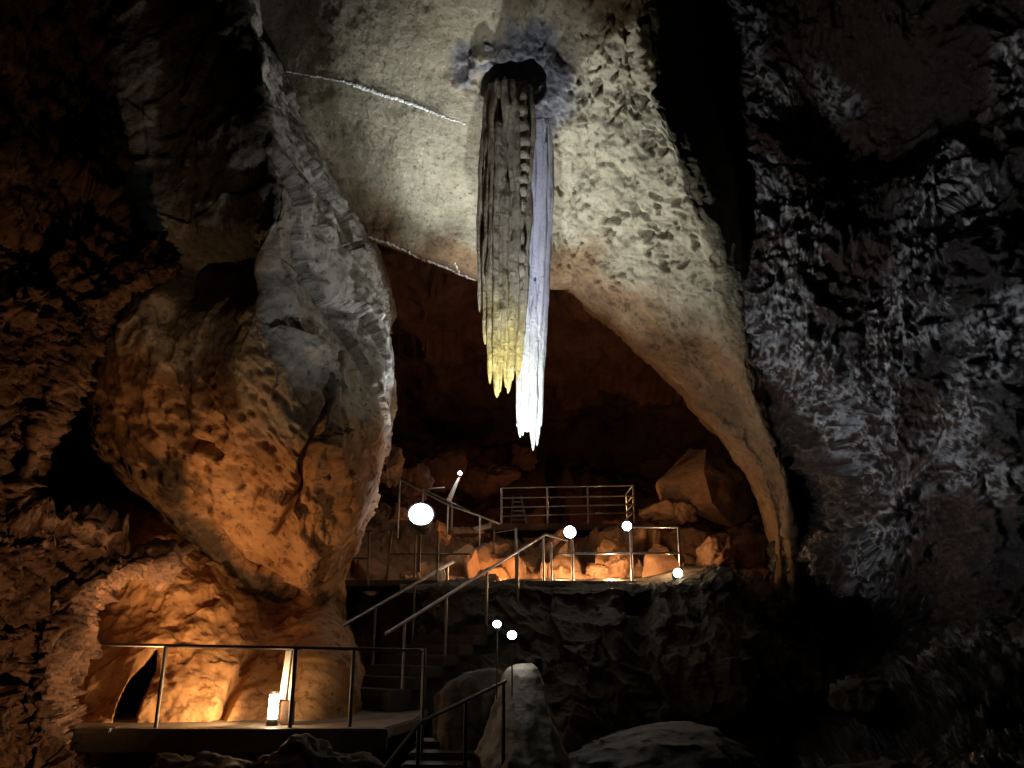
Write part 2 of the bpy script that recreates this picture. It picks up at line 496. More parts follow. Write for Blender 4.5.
attr(butt.data, 'gk', .92 * sstep(20, 7, seg_dist(bx_, by_, [(165, 470), (182, 508), (205, 542), (238, 576), (268, 598), (300, 612), (325, 610)]) + 13 * fbm(PB * 2.2, 4, 74)))  # shade under the bottom lip, put into the colour as a dark band
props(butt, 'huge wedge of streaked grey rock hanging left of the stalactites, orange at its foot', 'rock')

# ---- left wall
def d_left(P, px, py):
    W = P + .2 * np.stack([fbm(P * 1.2, 2, 81), fbm(P * 1.2, 2, 82), fbm(P * 1.2, 2, 83)], 1)
    o = .3 * fbm(P * .6, 4, 84) + .2 * facets(W * 1.25, 85) + .11 * facets(W * 3.6, 86) + .09 * facets(W * 8, 88) + .11 * fbm(P * 5, 4, 87)
    return o

wl = patch('wall_left', [
    [(-150, -190, 9.5), (-60, -190, 11), (0, -190, 12.5), (60, -190, 14), (120, -190, 16), (150, -190, 19)],
    [(-150, 0, 8.6), (-60, 0, 10), (10, 0, 11.4), (60, 0, 13), (125, 0, 15), (150, 0, 18)],
    [(-150, 200, 7.6), (-60, 200, 8.8), (20, 200, 10), (70, 200, 11), (118, 200, 12), (140, 200, 16)],
    [(-150, 265, 7.5), (-60, 265, 8.6), (20, 265, 9.6), (90, 265, 10.5), (160, 268, 11.5), (178, 265, 15)],
    [(-150, 305, 7.4), (-60, 305, 8.5), (20, 305, 9.4), (72, 305, 10), (112, 305, 10.8), (125, 305, 15)],
    [(-150, 345, 7.4), (-60, 345, 8.4), (15, 345, 9.3), (60, 345, 9.8), (90, 345, 10.4), (100, 345, 15)],
    [(-150, 400, 7.3), (-60, 400, 8.4), (5, 400, 9.2), (35, 400, 9.6), (54, 400, 10), (64, 400, 15)],
    [(-150, 450, 7.2), (-60, 450, 8.3), (0, 450, 9), (22, 450, 9.4), (37, 450, 9.8), (46, 450, 15)],
    [(-150, 512, 7.1), (-60, 512, 8.2), (-5, 512, 8.9), (14, 512, 9.2), (30, 512, 9.6), (40, 512, 15)],
    [(-150, 545, 7), (-60, 545, 8), (20, 542, 8.8), (90, 545, 9.8), (160, 558, 10.6), (174, 556, 15)],
    [(-150, 590, 6.9), (-60, 590, 7.9), (10, 590, 8.6), (50, 590, 9.1), (98, 588, 9.8), (116, 588, 13)],
    [(-150, 650, 6.8), (-60, 650, 7.8), (0, 650, 8.3), (34, 650, 8.7), (68, 650, 9.2), (80, 650, 12.5)],
    [(-150, 700, 6.7), (-60, 700, 7.7), (0, 700, 8.1), (24, 700, 8.4), (50, 700, 8.8), (62, 700, 12)],
    [(-150, 740, 6.6), (-60, 740, 7.6), (0, 740, 8), (30, 740, 8.2), (58, 740, 8.6), (72, 740, 12)],
    [(-150, 790, 6.5), (-60, 790, 7.5), (0, 790, 7.9), (45, 790, 8.1), (82, 790, 8.4), (96, 790, 12)],
    [(-150, 900, 6.2), (-60, 900, 7), (0, 900, 7.3), (60, 900, 7.5), (100, 900, 7.8), (120, 900, 12)],
], 430, 190, d_left, M['left'])
props(wl, None, None, kind='structure')

# ---- clay alcove behind the lower walkway
LEAF = [(112, 730), (118, 708), (126, 688), (141, 668), (157, 650), (154, 672), (147, 694), (140, 712), (133, 730)]
def d_alc(P, px, py):
    o = .14 * fbm(P * .8, 4, 91) + .06 * fbm(P * 2.6, 4, 92) + .03 * facets(P * 1.6 + .5 * fbm(P * 1.5, 2, 94)[:, None], 93)
    o -= .25 * np.exp(-(seg_dist(px, py, [(218, 720), (226, 705), (232, 690), (246, 668), (250, 650)]) / 5) ** 2)
    o += .5 * sstep(240, 330, px) * sstep(600, 680, py)
    return o

alc = patch('wall_alcove', [
    [(60, 500, 16), (120, 500, 14.5), (190, 500, 15), (280, 520, 16), (345, 530, 16), (352, 540, 19)],
    [(60, 545, 15), (120, 545, 12.7), (200, 545, 13.4), (280, 550, 15), (340, 560, 15), (350, 560, 18)],
    [(40, 600, 13.5), (110, 600, 12.2), (200, 600, 12.3), (280, 600, 13.9), (335, 600, 14.0), (346, 600, 18)],
    [(30, 660, 12.0), (100, 660, 11.15), (200, 660, 11.3), (280, 660, 12.2), (330, 660, 12.3), (342, 660, 17)],
    [(20, 725, 11.2), (90, 725, 10.4), (200, 725, 10.5), (280, 725, 10.8), (326, 725, 11.8), (338, 725, 16)],
    [(20, 780, 10.6), (90, 780, 9.9), (200, 780, 10.0), (280, 780, 10.3), (322, 780, 11.3), (335, 780, 15)],
], 260, 380, d_alc, M['clay'], push=lambda px, py: 3.0 * sstep(-1.0, 2.0, poly_sd(px, py, LEAF)))
props(alc, None, None, kind='structure')

# ---- back chamber
def d_back(P, px, py):
    return .7 * fbm(P * .28, 4, 101) + .6 * facets(P * .45, 102) + .25 * facets(P * 1.3, 103) + .12 * fbm(P * 2, 4, 104)

bk = patch('wall_back', [
    [(240, 160, 20.5), (380, 160, 20), (500, 180, 19.5), (620, 190, 19.5), (740, 220, 20), (900, 220, 20)],
    [(260, 250, 20.5), (380, 250, 20), (500, 268, 19.5), (620, 280, 19.5), (740, 300, 20), (900, 300, 20)],
    [(270, 310, 22), (380, 310, 22), (500, 315, 22), (620, 330, 22), (740, 350, 22), (900, 350, 21)],
    [(280, 370, 24), (380, 370, 24.5), (500, 370, 25), (620, 380, 25), (740, 390, 24), (900, 390, 22)],
    [(290, 430, 26), (380, 430, 27), (500, 430, 28), (620, 430, 28), (740, 430, 26), (900, 430, 23)],
    [(300, 480, 25), (380, 480, 25), (500, 480, 27), (620, 480, 27), (740, 480, 25), (900, 480, 22)],
    [(300, 540, 21), (380, 540, 21), (500, 540, 22), (620, 540, 22), (740, 540, 21), (900, 540, 20)],
    [(300, 620, 18), (380, 620, 18), (500, 620, 18), (620, 620, 18), (740, 620, 18), (900, 620, 18)],
], 260, 280, d_back, M['back'])
props(bk, None, None, kind='structure')

# ---- right wall
def d_right(P, px, py):
    W = P + .35 * np.stack([fbm(P * .7, 3, 111), fbm(P * .7, 3, 112), fbm(P * .7, 3, 113)], 1)
    o = .5 * fbm(P * .35, 3, 114) + .16 * ridged(W * .7, 3, 115) + .13 * ridged(W * 2.4, 4, 116) + .08 * fbm(P * 4, 4, 117) + .24 * facets(W * .6, 118) + .10 * facets(W * 1.9, 120) + .07 * ridged(P * 5.6 + .25 * W, 3, 161)
    g = seg_dist(px, py, [(1060, 330), (1024, 362), (965, 425), (905, 490), (882, 520)])
    o = o * (1 - .75 * np.exp(-(g / 9) ** 2)) + .25 * np.exp(-(g / 10) ** 2)
    smooth = np.exp(-(np.hypot((px - 865) / 95, (py - 110) / 75)) ** 4)      # smooth red hollow up right
    o = o * (1 - .75 * smooth) - .8 * smooth
    o -= 1.0 * np.exp(-(np.hypot((px - 850) / 65, (py - 625) / 38)) ** 2)
    return o

def spread(rows):
    return [[(x, y, d if x < 850 else 13.2 + (d - 13.2) * float(np.interp(y, [640, 790], [.5, 1]))) for x, y, d in r] for r in rows]

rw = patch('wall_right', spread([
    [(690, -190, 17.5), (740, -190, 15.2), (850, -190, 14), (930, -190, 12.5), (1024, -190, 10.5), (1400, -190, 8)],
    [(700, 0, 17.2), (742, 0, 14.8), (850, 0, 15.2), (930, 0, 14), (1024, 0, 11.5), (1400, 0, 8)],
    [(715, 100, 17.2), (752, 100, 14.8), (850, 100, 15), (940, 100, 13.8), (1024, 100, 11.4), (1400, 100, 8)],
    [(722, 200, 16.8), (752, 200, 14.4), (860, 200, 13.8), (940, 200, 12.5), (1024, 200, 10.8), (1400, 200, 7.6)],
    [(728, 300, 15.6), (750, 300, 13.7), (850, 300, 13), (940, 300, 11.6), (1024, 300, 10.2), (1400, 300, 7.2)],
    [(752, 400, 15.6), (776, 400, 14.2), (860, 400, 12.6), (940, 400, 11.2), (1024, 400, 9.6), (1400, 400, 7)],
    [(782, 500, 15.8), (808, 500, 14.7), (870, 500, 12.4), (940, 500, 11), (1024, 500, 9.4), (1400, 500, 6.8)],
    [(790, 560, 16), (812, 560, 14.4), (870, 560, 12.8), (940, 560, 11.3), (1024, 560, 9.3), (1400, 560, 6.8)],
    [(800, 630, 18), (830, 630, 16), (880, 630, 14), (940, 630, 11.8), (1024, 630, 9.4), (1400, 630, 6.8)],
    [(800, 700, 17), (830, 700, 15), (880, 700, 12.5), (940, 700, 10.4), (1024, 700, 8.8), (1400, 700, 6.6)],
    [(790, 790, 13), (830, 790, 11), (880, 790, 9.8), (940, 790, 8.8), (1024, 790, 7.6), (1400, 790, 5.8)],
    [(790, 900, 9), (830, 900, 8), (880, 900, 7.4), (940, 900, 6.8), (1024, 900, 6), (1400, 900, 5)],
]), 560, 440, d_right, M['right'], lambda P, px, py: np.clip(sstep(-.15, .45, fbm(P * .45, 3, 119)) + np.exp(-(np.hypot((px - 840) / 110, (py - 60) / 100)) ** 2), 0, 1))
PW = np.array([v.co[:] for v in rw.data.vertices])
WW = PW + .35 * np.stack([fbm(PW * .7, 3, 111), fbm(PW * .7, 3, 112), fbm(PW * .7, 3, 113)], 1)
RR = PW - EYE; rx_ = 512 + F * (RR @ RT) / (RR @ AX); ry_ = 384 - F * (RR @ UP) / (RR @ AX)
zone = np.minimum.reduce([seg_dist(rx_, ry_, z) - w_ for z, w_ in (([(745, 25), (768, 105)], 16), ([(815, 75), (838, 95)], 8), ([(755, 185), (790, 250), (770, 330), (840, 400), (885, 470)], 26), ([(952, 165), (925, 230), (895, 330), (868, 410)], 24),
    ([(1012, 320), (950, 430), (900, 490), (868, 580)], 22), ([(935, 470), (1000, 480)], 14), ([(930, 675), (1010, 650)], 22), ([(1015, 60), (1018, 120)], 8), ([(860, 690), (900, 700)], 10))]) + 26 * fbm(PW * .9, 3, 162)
glint = sstep(.62, .98, ridged(PW * 5.6 + .25 * WW, 3, 161) + .3 * fbm(PW * 2.2, 3, 164)) * sstep(20, -8, zone)  # pale glints put into the colour along the ridge crests
attr(rw.data, 'gk', np.clip(glint, 0, 1))
props(rw, None, None, kind='structure')

# ---- rubble bank under the upper walkway and the slope at its right end
def d_bank(P, px, py):
    W = P + .2 * fbm(P, 2, 121)[:, None]
    return .25 * fbm(P * .7, 3, 122) + .45 * facets(W * .95, 123) + .2 * facets(W * 2.3, 124) + .06 * fbm(P * 4, 4, 125)

bank = patch('rubble_bank', [
    [(290, 500, 20), (380, 508, 20.5), (470, 538, 20.5), (560, 540, 20.6), (640, 540, 20.6), (700, 490, 21), (800, 470, 21)],
    [(290, 540, 18.5), (380, 530, 19), (470, 545, 18.8), (560, 546, 18.8), (640, 545, 18.8), (710, 520, 19), (800, 510, 19.5)],
    [(290, 570, 17), (380, 560, 17.5), (470, 555, 17), (560, 552, 17), (640, 550, 17), (720, 555, 17.6), (800, 550, 18)],
    [(290, 610, 16), (380, 600, 16.2), (470, 590, 15.8), (560, 590, 15.8), (640, 590, 15.8), (720, 590, 16), (800, 590, 17)],
    [(290, 660, 15.5), (380, 660, 15.5), (470, 640, 15.4), (560, 640, 15.4), (640, 640, 15.4), (720, 640, 15.4), (800, 640, 16)],
], 170, 420, d_bank, M['boulder'])
props(bank, 'rubble bank glowing orange beneath the upper walkway', 'rock')

# ---- dark cliff in front, its top carrying the right hand platform
def d_cliff(P, px, py):
    k = sstep(574, 600, py)
    o = .25 * fbm(P * .6, 3, 131) + .2 * facets(P * .9, 132) + .09 * facets(P * 2.4, 133) + .07 * ridged(P * 2.1, 4, 134)
    o -= .5 * np.exp(-(seg_dist(px, py, [(640, 600), (636, 650), (650, 700)]) / 12) ** 2)
    return o * (.12 + .88 * np.maximum(k, sstep(690, 720, px)))

cliff = patch('rock_cliff', [
    [(400, 574, 18), (480, 574, 18), (560, 574, 18), (640, 572, 18), (700, 560, 18), (770, 590, 18), (860, 640, 19)],
    [(400, 584, 15), (480, 584, 14.9), (560, 583, 14.8), (640, 582, 14.8), (702, 576, 14.6), (768, 600, 14.8), (836, 655, 15.4)],
    [(410, 605, 14.6), (480, 600, 14.4), (560, 600, 14.3), (640, 600, 14.2), (702, 600, 13.8), (768, 625, 13.8), (840, 680, 14.6)],
    [(420, 660, 13.8), (480, 655, 13.6), (560, 655, 13.4), (640, 655, 13.2), (700, 655, 12.7), (768, 670, 12.8), (846, 705, 13.6)],
    [(430, 710, 13), (480, 710, 12.8), (560, 710, 12.6), (640, 710, 12.8), (700, 705, 12.4), (768, 715, 12.3), (842, 726, 13.2)],
    [(430, 760, 12), (480, 760, 11.8), (560, 760, 11.7), (640, 760, 12.6), (700, 755, 13), (768, 756, 13.2), (825, 750, 14)],
    [(430, 850, 11), (480, 850, 10.8), (560, 850, 10.8), (640, 850, 11.4), (700, 850, 12), (768, 850, 12), (825, 850, 13)],
], 300, 380, d_cliff, M['cliff'])
props(cliff, 'dark brown rock cliff beneath the right hand platform railing', 'rock')

# ---- floor
def d_floor(P, px, py):
    return .18 * fbm(P * .8, 4, 141) + .1 * facets(P * 1.4, 142) - .05
gx, gy = np.meshgrid(np.linspace(-7, 11, 150), np.linspace(-3, 15, 150))
FP = np.stack([gx.ravel(), gy.ravel(), np.zeros(gx.size)], 1)
FP[:, 2] += d_floor(FP, 0, 0) - .12
fl = link('floor', np_mesh('floor', FP, grid_quads(150, 150)), M['cliff'])
attr(fl.data, 'mk', np.zeros(len(FP)))
props(fl, None, None, kind='structure')

# ================================================================== stalactites and flowstone
def dY(py, Y):
    """depth at which the vertical plane Y metres ahead is seen in row py"""
    return Y / (CS + SN * (np.asarray(py, float) - 384) / F)


def drip_body(name, left, right, Y, thick, mat, parent, nz=260, na=72, flute=.10, fn=5.0, seed=0, tipfade=.0, bead=None):
    """a hanging dripstone between two outlines [(py,px)], fluted round its axis, at Y metres ahead"""
    y0 = max(left[0][0], right[0][0]); y1 = min(left[-1][0], right[-1][0])
    py = np.linspace(y0, y1, nz)
    l = np.interp(py, [p[0] for p in left], [p[1] for p in left]); r = np.interp(py, [p[0] for p in right], [p[1] for p in right])
    d = dY(py, Y); c = (l + r) / 2; w = (r - l) / 2 * d / F
    tt = np.stack([py * .02, np.full(nz, seed * 1.7), np.zeros(nz)], 1)
    c = c + (r - l) * .28 * fbm(tt, 3, 230) * np.linspace(1, .6, nz) * (1 if fn < 4 else .1); w = w * (1 + .6 * fbm(tt * .9, 2, 231) * (1 if fn < 4 else .15)) * (.88 if fn < 4 else 1)
    C = PT(c, py, d)
    a = np.linspace(0, 2 * math.pi, na, endpoint=False)
    A, J = np.meshgrid(a, np.arange(nz))
    dirv = np.stack([np.cos(A), np.sin(A), np.zeros_like(A)], -1)
    base = dirv * np.stack([w[J], w[J] * thick, np.ones_like(w[J])], -1)
    Pn = np.stack([np.cos(A) * fn * .5, np.sin(A) * fn * .5, C[J][..., 2] * .3], -1).reshape(-1, 3)
    Pn2 = np.stack([np.cos(A) * fn * 1.4, np.sin(A) * fn * 1.4, C[J][..., 2] * .5], -1).reshape(-1, 3)
    P3 = (C[J] + base).reshape(-1, 3)
    k = 1 + flute * (1.2 * ridged(Pn, 2, 201 + seed) - .7 + .7 * fbm(Pn2, 3, 205 + seed)) + (.35 * flute) * fbm(P3 * np.array([10, 10, 2.6]), 3, 209 + seed)
    k = k.reshape(A.shape)
    if bead:
        k = k + bead[1] * np.abs(np.sin(C[J][..., 2] * bead[0] + .8 * np.sin(3 * C[J][..., 2]))) - bead[1] * .5
    t = (J / (nz - 1))
    end = np.sqrt(np.clip(np.minimum(t / .012, 1), .05, 1)) * np.sqrt(np.clip((1 - t) / .02, .02, 1))
    k = k * np.clip(end, .03, 1)
    Q = C[J] + base * k[..., None]
    me = np_mesh(name, Q.reshape(-1, 3), grid_quads(nz, na, True))
    attr(me, 'mk', np.clip(sstep(6.9, 5.2, C[J][..., 2] + .5 * fbm(P3 * 2.2, 3, 207 + seed).reshape(A.shape)), 0, 1).ravel())
    return link(name, me, mat, parent)


def side(pts, dx):
    return [(y, x + dx) for y, x in pts]

YS = 11.05
DRIP = rock_mat('brown_ochre_dripstone', ((.12, .095, .065), (.32, .265, .19), (.52, .46, .36)), ((.30, .21, .04), (.62, .47, .12), (.82, .72, .36)), 2.2, .6, .9, 12, (5, .36, (.4, .34, .26)), None, .4)
PALE = rock_mat('white_dripstone', ((.60, .58, .70), (.74, .72, .86), (.84, .83, .92)), ((.60, .60, .52), (.80, .80, .74), (.90, .90, .87)), 1.8, .5, .9, 26, (16, .34, (.7, .68, .74)), None, .4, .05)
root = PT(510, 88, dY(88, YS))
st = empty('stalactite', root, 'broad fluted brown stalactite with ragged yellow tips, left of the pale one', 'stalactite', 'stalactites hanging from the tan slab')
drip_body('body', [(84, 489), (98, 486), (140, 483), (200, 483), (260, 484), (300, 487), (340, 489), (374, 492)],
          [(84, 531), (98, 531), (140, 531), (200, 529), (260, 526), (300, 523), (340, 520), (374, 517)], YS, .6, DRIP, st, flute=.2, fn=5.5)
cols = [  # (path of (py,px)), half width px, metres in front of the axis, beads
    ([(90, 488), (150, 482), (230, 480), (313, 480)], 4.5, .05, None), ([(84, 495), (170, 489), (260, 487), (345, 485)], 5.5, .25, None),
    ([(78, 497), (170, 494), (270, 493), (384, 490)], 6.0, .36, None), ([(76, 505), (200, 503), (300, 500), (398, 497)], 6.5, .42, (9, .10)),
    ([(80, 513), (200, 511), (300, 509), (388, 506)], 6.0, .38, None), ([(88, 523), (150, 524), (208, 522), (290, 519)], 5.5, .36, (13, .42)),
    ([(86, 530), (180, 529), (280, 525), (380, 517)], 5.0, .18, None), ([(100, 518), (220, 517), (320, 514), (394, 508)], 4.5, .42, None),
    ([(120, 499), (220, 497), (320, 496), (372, 494)], 4.5, .47, (7, .12)), ([(180, 507), (280, 505), (350, 502), (393, 500)], 4.0, .47, None),
    ([(230, 515), (300, 513), (350, 511), (381, 512)], 4.5, .44, None)]
for i, (pp, hw, dy, bd) in enumerate(cols):
    ys = np.linspace(pp[0][0], pp[-1][0], 12); xs = np.interp(ys, [p[0] for p in pp], [p[1] for p in pp])
    prof = hw * np.interp(np.linspace(0, 1, 12), [0, .06, .7, .93, 1], [.5, 1, 1, .75, .3])
    drip_body('drip_column', [(y, x - h) for y, x, h in zip(ys, xs, prof)], [(y, x + h) for y, x, h in zip(ys, xs, prof)], YS - dy, 1.0, DRIP, st, nz=170, na=26, flute=.13, fn=2.4, seed=11 + i, bead=bd)

PX2 = [(129, 541.5), (200, 539), (260, 536.5), (330, 533), (400, 530.5), (428, 529)]
root2 = PT(541, 130, dY(130, YS + .1))
s2 = empty('stalactite', root2, 'slim pale lilac stalactite with a bright white tip, right of the brown one', 'stalactite', 'stalactites hanging from the tan slab')
drip_body('body', [(118, 532), (128, 531), (150, 529.5), (200, 527), (260, 525), (330, 521), (400, 517), (432, 516)],
          [(118, 548), (128, 551), (150, 553), (200, 552), (260, 549.5), (330, 546), (400, 543), (432, 541)], YS + .1, .75, PALE, s2, flute=.10, fn=6, seed=41)
for i, (pp, hw, dy) in enumerate([([(350, 519), (400, 517.5), (438, 520)], 3.6, .02), ([(300, 527), (400, 524), (436, 523)], 4.2, .14), ([(280, 535), (380, 533), (451, 533)], 5.2, .16), ([(320, 541), (400, 539), (446, 537)], 4.6, .05),
                                  ([(135, 535), (220, 531), (330, 526)], 3.6, .17), ([(140, 546), (240, 543), (340, 539)], 3.8, .17)]):
    ys = np.linspace(pp[0][0], pp[-1][0], 12); xs = np.interp(ys, [p[0] for p in pp], [p[1] for p in pp])
    prof = hw * np.interp(np.linspace(0, 1, 12), [0, .2, .7, .92, 1], [.3, 1, 1, .7, .25])
    drip_body('drip_column', [(y, x - h) for y, x, h in zip(ys, xs, prof)], [(y, x + h) for y, x, h in zip(ys, xs, prof)], YS + .1 - dy, 1.0, PALE, s2, nz=120, na=24, flute=.14, fn=2.4, seed=61 + i)

# knobbly collar of blue-grey rock round the root
def lump(name, px, py, d, rx, ry, rz, mat, seed, parent=None, sub=4, rough=.22, planes=9, freq=1.0, sink=0):
    """a broken block: an ellipsoid cut by random planes, then weathered"""
    bm = bmesh.new(); bmesh.ops.create_icosphere(bm, subdivisions=sub, radius=1)
    rs = np.random.RandomState(seed)
    co = np.array([v.co[:] for v in bm.verts]); co /= np.linalg.norm(co, axis=1, keepdims=True)
    n = rs.normal(size=(planes + 8, 3)); n /= np.linalg.norm(n, axis=1, keepdims=True); h = rs.uniform(.62, .95, planes + 8)
    q = co @ n.T
    rad = np.where(q > .05, h / np.maximum(q, .05), 9).min(1); rad = np.minimum(rad, 1.05)
    sc = np.array([rx, ry, rz]); c = PT(px, py, d)
    P = co * rad[:, None] * sc
    s = (rx + ry + rz) / 3
    P = P + co * (s * rough * (.35 * fbm((P + c) * freq * 1.3 / s * .8, 4, seed) + .3 * facets((P + c) * freq * 1.6 / s, seed + 1) + .16 * facets((P + c) * 4 / s, seed + 2) + .14 * fbm((P + c) * freq * 4 / s, 3, seed + 3)))[:, None]
    for v, p in zip(bm.verts, P): v.co = Vector(p + (c if parent is not None or True else 0))
    o = done(bm, name, mat, parent, True, False)
    attr(o.data, 'mk', np.zeros(len(o.data.vertices)))
    return o

kn = empty('root_collar', PT(515, 60, 12.9), 'lumpy blue-grey rock collar around the top of the two stalactites', 'rock')
for i, (px, py, r) in enumerate([(480, 62, .17), (490, 50, .16), (502, 45, .15), (516, 44, .15), (549, 92, .2), (546, 112, .17), (538, 124, .12)]):
    lump('knob', px, py, 12.95 - .004 * (60 - py) + (.35 if py > 75 else 0), r * 1.1, r, r * .95, M['knob'], 300 + i, kn, 4, .5, 5)

# calcite veins: crusts standing proud of the slab
dg = None
def surf(px, py, objs):
    """first rock met from the eye through a pixel"""
    o = Vector(EYE); d = (Vector(PT(px, py, 10)) - o).normalized(); best = None
    for ob in objs:
        ok, loc, nor, _ = ob.ray_cast(o, d)
        if ok and (best is None or (loc - o).length < (best - o).length): best = loc
    return best
bpy.context.view_layer.update()
def vein(pts, r, objs, parent, seed):
    rs = np.random.RandomState(seed); c = cr(np.array(pts, float), int(len(pts) * 14)); out = []; rad = []
    for x, y in c[:, :2]:
        p = surf(x + rs.normal() * .5, y + rs.normal() * .5, objs)
        if p is None or (out and (p - out[-1]).length < .004): continue
        if out and (p - out[-1]).length > .8: continue
        out.append(p); rad.append(r * np.interp(x, [q[0] for q in pts], [q[2] for q in pts]) * rs.uniform(.55, 1.35))
    if len(out) > 3: tube('calcite_vein', out, rad, M['vein'], parent, 7)
vein([(283, 70, .7), (300, 74, .6), (325, 78, .8), (347, 82, 1.1), (362, 87, 1.7), (378, 93, 1.4), (395, 98, 1.5), (412, 104, 1.3), (428, 110, 1.2), (445, 117, .9), (466, 124, .6)], .022, [ceiling], ceiling, 1)
vein([(369, 237, 1.5), (385, 242, 1.3), (402, 249, 1.1), (420, 258, 1.2), (440, 265, 1.1), (458, 273, 1.0), (475, 280, 1.0)], .024, [ceiling], ceiling, 2)
vein([(455, 262, .7), (459, 272, .8), (461, 281, .9)], .02, [ceiling, bk], ceiling, 3)

# ================================================================== boulders
def boulder(px, py, d, r, label, seed, mat='boulder', group=None, planes=9, rough=.42, sub=5):
    o = lump('boulder', px, py, d, r[0], r[1], r[2], M[mat], seed, None, sub, rough, planes)
    return props(o, label, 'boulder', group)


def hull(name, pts, mat, seed, cuts=5, amp=.06):
    """a block with flat broken faces between given corners"""
    bm = bmesh.new()
    for p in pts: bm.verts.new(V(*p))
    bmesh.ops.convex_hull(bm, input=bm.verts)
    bmesh.ops.subdivide_edges(bm, edges=bm.edges[:], cuts=cuts, use_grid_fill=True)
    bmesh.ops.triangulate(bm, faces=bm.faces)
    bmesh.ops.subdivide_edges(bm, edges=bm.edges[:], cuts=1)
    bm.normal_update()
    co = np.array([v.co[:] for v in bm.verts]); no = np.array([v.normal[:] for v in bm.verts])
    q = co + no * (amp * fbm(co * 1.6, 4, seed) + amp * .5 * fbm(co * 6, 3, seed + 4))[:, None]
    for v, p in zip(bm.verts, q): v.co = p
    o = done(bm, name, mat, None, True, True)
    attr(o.data, 'mk', np.zeros(len(o.data.vertices)))
    return o

big = hull('boulder', [(706, 449, 19), (655, 482, 19.6), (663, 500, 19.2), (690, 505, 18.4), (712, 503, 18.2), (704, 470, 18.5), (748, 474, 19.3), (757, 510, 19.4), (735, 530, 18.8), (690, 450, 21), (750, 480, 21.5), (660, 500, 21.5), (750, 535, 21)], M['boulder'], 400)
props(big, 'large angular orange boulder in front of the dark archway, by its right side', 'boulder')
blk = hull('boulder', [(641, 582, 15.9), (646, 556, 16.1), (655, 543, 16.6), (668, 548, 16.4), (679, 560, 16.2), (683, 582, 15.9), (645, 556, 17.4), (660, 542, 17.6), (684, 565, 17.4), (683, 584, 17.4), (640, 584, 17.4)], M['boulder'], 401)
props(blk, 'bright orange block behind the lamp at the right end of the platform', 'boulder')
for a in [
    (617, 566, 16.4, (.36, .35, .34), 'bright orange boulder between the two rail posts left of the platform corner', 402),
    (598, 572, 16.2, (.24, .26, .2), 'small orange boulder at the foot of the middle platform post', 403),
    (530, 566, 16.6, (.4, .35, .25), 'flat orange boulder behind the top of the stair handrail', 404),
    (500, 556, 17.2, (.4, .35, .25), 'brown boulder on the bank below the ladder', 405),
    (712, 560, 16.6, (.45, .5, .55), 'orange brown boulder right of the platform corner post', 406),
    (748, 556, 17.2, (.5, .5, .42), 'dull brown boulder at the foot of the arch', 407),
    (668, 513, 18.6, (.75, .5, .32), 'long tilted slab of orange rock below the large angular boulder', 408),
    (523, 457, 24, (.55, .5, .5), 'reddish boulder high in the back chamber above the upper railing', 409, 'back'),
    (487, 478, 22.5, (.9, .6, .5), 'flat dim boulder left of the upper railing, behind the sloping handrail', 410, 'back'),
    (440, 466, 22, (.7, .6, .7), 'dim brown boulder behind the small lamp on the tilted post', 411, 'back'),
    (389, 468, 18.6, (.42, .5, .5), 'round orange boulder against the wedge, left of the large white lamp', 412),
    (412, 486, 19, (.5, .5, .5), 'grey brown boulder behind the upper end of the sloping handrail', 413, 'back'),
    (465, 531, 17.8, (.42, .3, .12), 'low pale stone right of the large white lamp', 414),
]:
    boulder(*a)
boulder(300, 715, 11.6, (.36, .3, .5), 'small orange boulder right of the glowing tube lamp', 415, 'clay')
# ---- flowstone mounds at the bottom
def mound(name, prof, d, depth, mat, seed, label, cat, flute=.1, na=110, nz=150):
    """prof = [(py,pxleft,pxright)]"""
    pr = np.array(prof, float); py = np.linspace(pr[0, 0], pr[-1, 0], nz)
    l = np.interp(py, pr[:, 0], pr[:, 1]); r = np.interp(py, pr[:, 0], pr[:, 2])
    Y = d * (CS + SN * (pr[-1, 0] - 384) / F)
    dd = dY(py, Y + depth * .9)
    C = PT((l + r) / 2, py, dd); wv = (r - l) / 2 * dd / F
    a = np.linspace(0, 2 * math.pi, na, endpoint=False); A, J = np.meshgrid(a, np.arange(nz))
    b = np.stack([np.cos(A) * wv[J], np.sin(A) * np.minimum(wv[J], depth * 1.1), 0 * A], -1)
    P = (C[J] + b).reshape(-1, 3)
    n = flute * (ridged(P * np.array([2.6, 2.6, .35]), 3, seed) - .6) + .5 * flute * fbm(P * 3.5, 4, seed + 5)
    k = 1 + n.reshape(A.shape)
    Q = C[J] + b * k[..., None]
    Q[..., 2] += (.1 * flute * fbm(P * 5, 3, seed + 8)).reshape(A.shape)
    Q[0] = Q[0].mean(0)
    me = np_mesh(name, Q.reshape(-1, 3), grid_quads(nz, na, True)); attr(me, 'mk', np.zeros(nz * na))
    return props(link(name, me, mat), label, cat)

mound('stalagmite', [(663, 524, 528), (664, 516, 533), (668, 509, 538), (676, 503, 541), (690, 499, 543), (710, 492, 549), (735, 484, 556), (770, 474, 566), (830, 460, 580)], 8.5, .5, M['flow'], 500,
      'pale rounded stalagmite below the twin white lamps at bottom centre', 'stalagmite', .15)
mound('flowstone_mound', [(668, 482, 496), (672, 468, 504), (680, 452, 508), (694, 441, 510), (720, 436, 512), (770, 430, 515), (830, 425, 520)], 9.0, .6, M['cliff'], 510,
      'dark knobbly rock mound touching the left side of the pale stalagmite', 'rock', .14)
mound('rock_mound', [(722, 668, 690), (728, 640, 712), (738, 610, 728), (750, 585, 740), (770, 560, 752), (830, 540, 770)], 8.6, .9, M['knob'], 520,
      'low pale rock hump at the bottom edge, right of the stalagmite', 'rock', .12)
boulder(925, 800, 8.0, (.9, .8, .55), 'dark rock at the bottom right corner of the cave', 530, 'cliff')
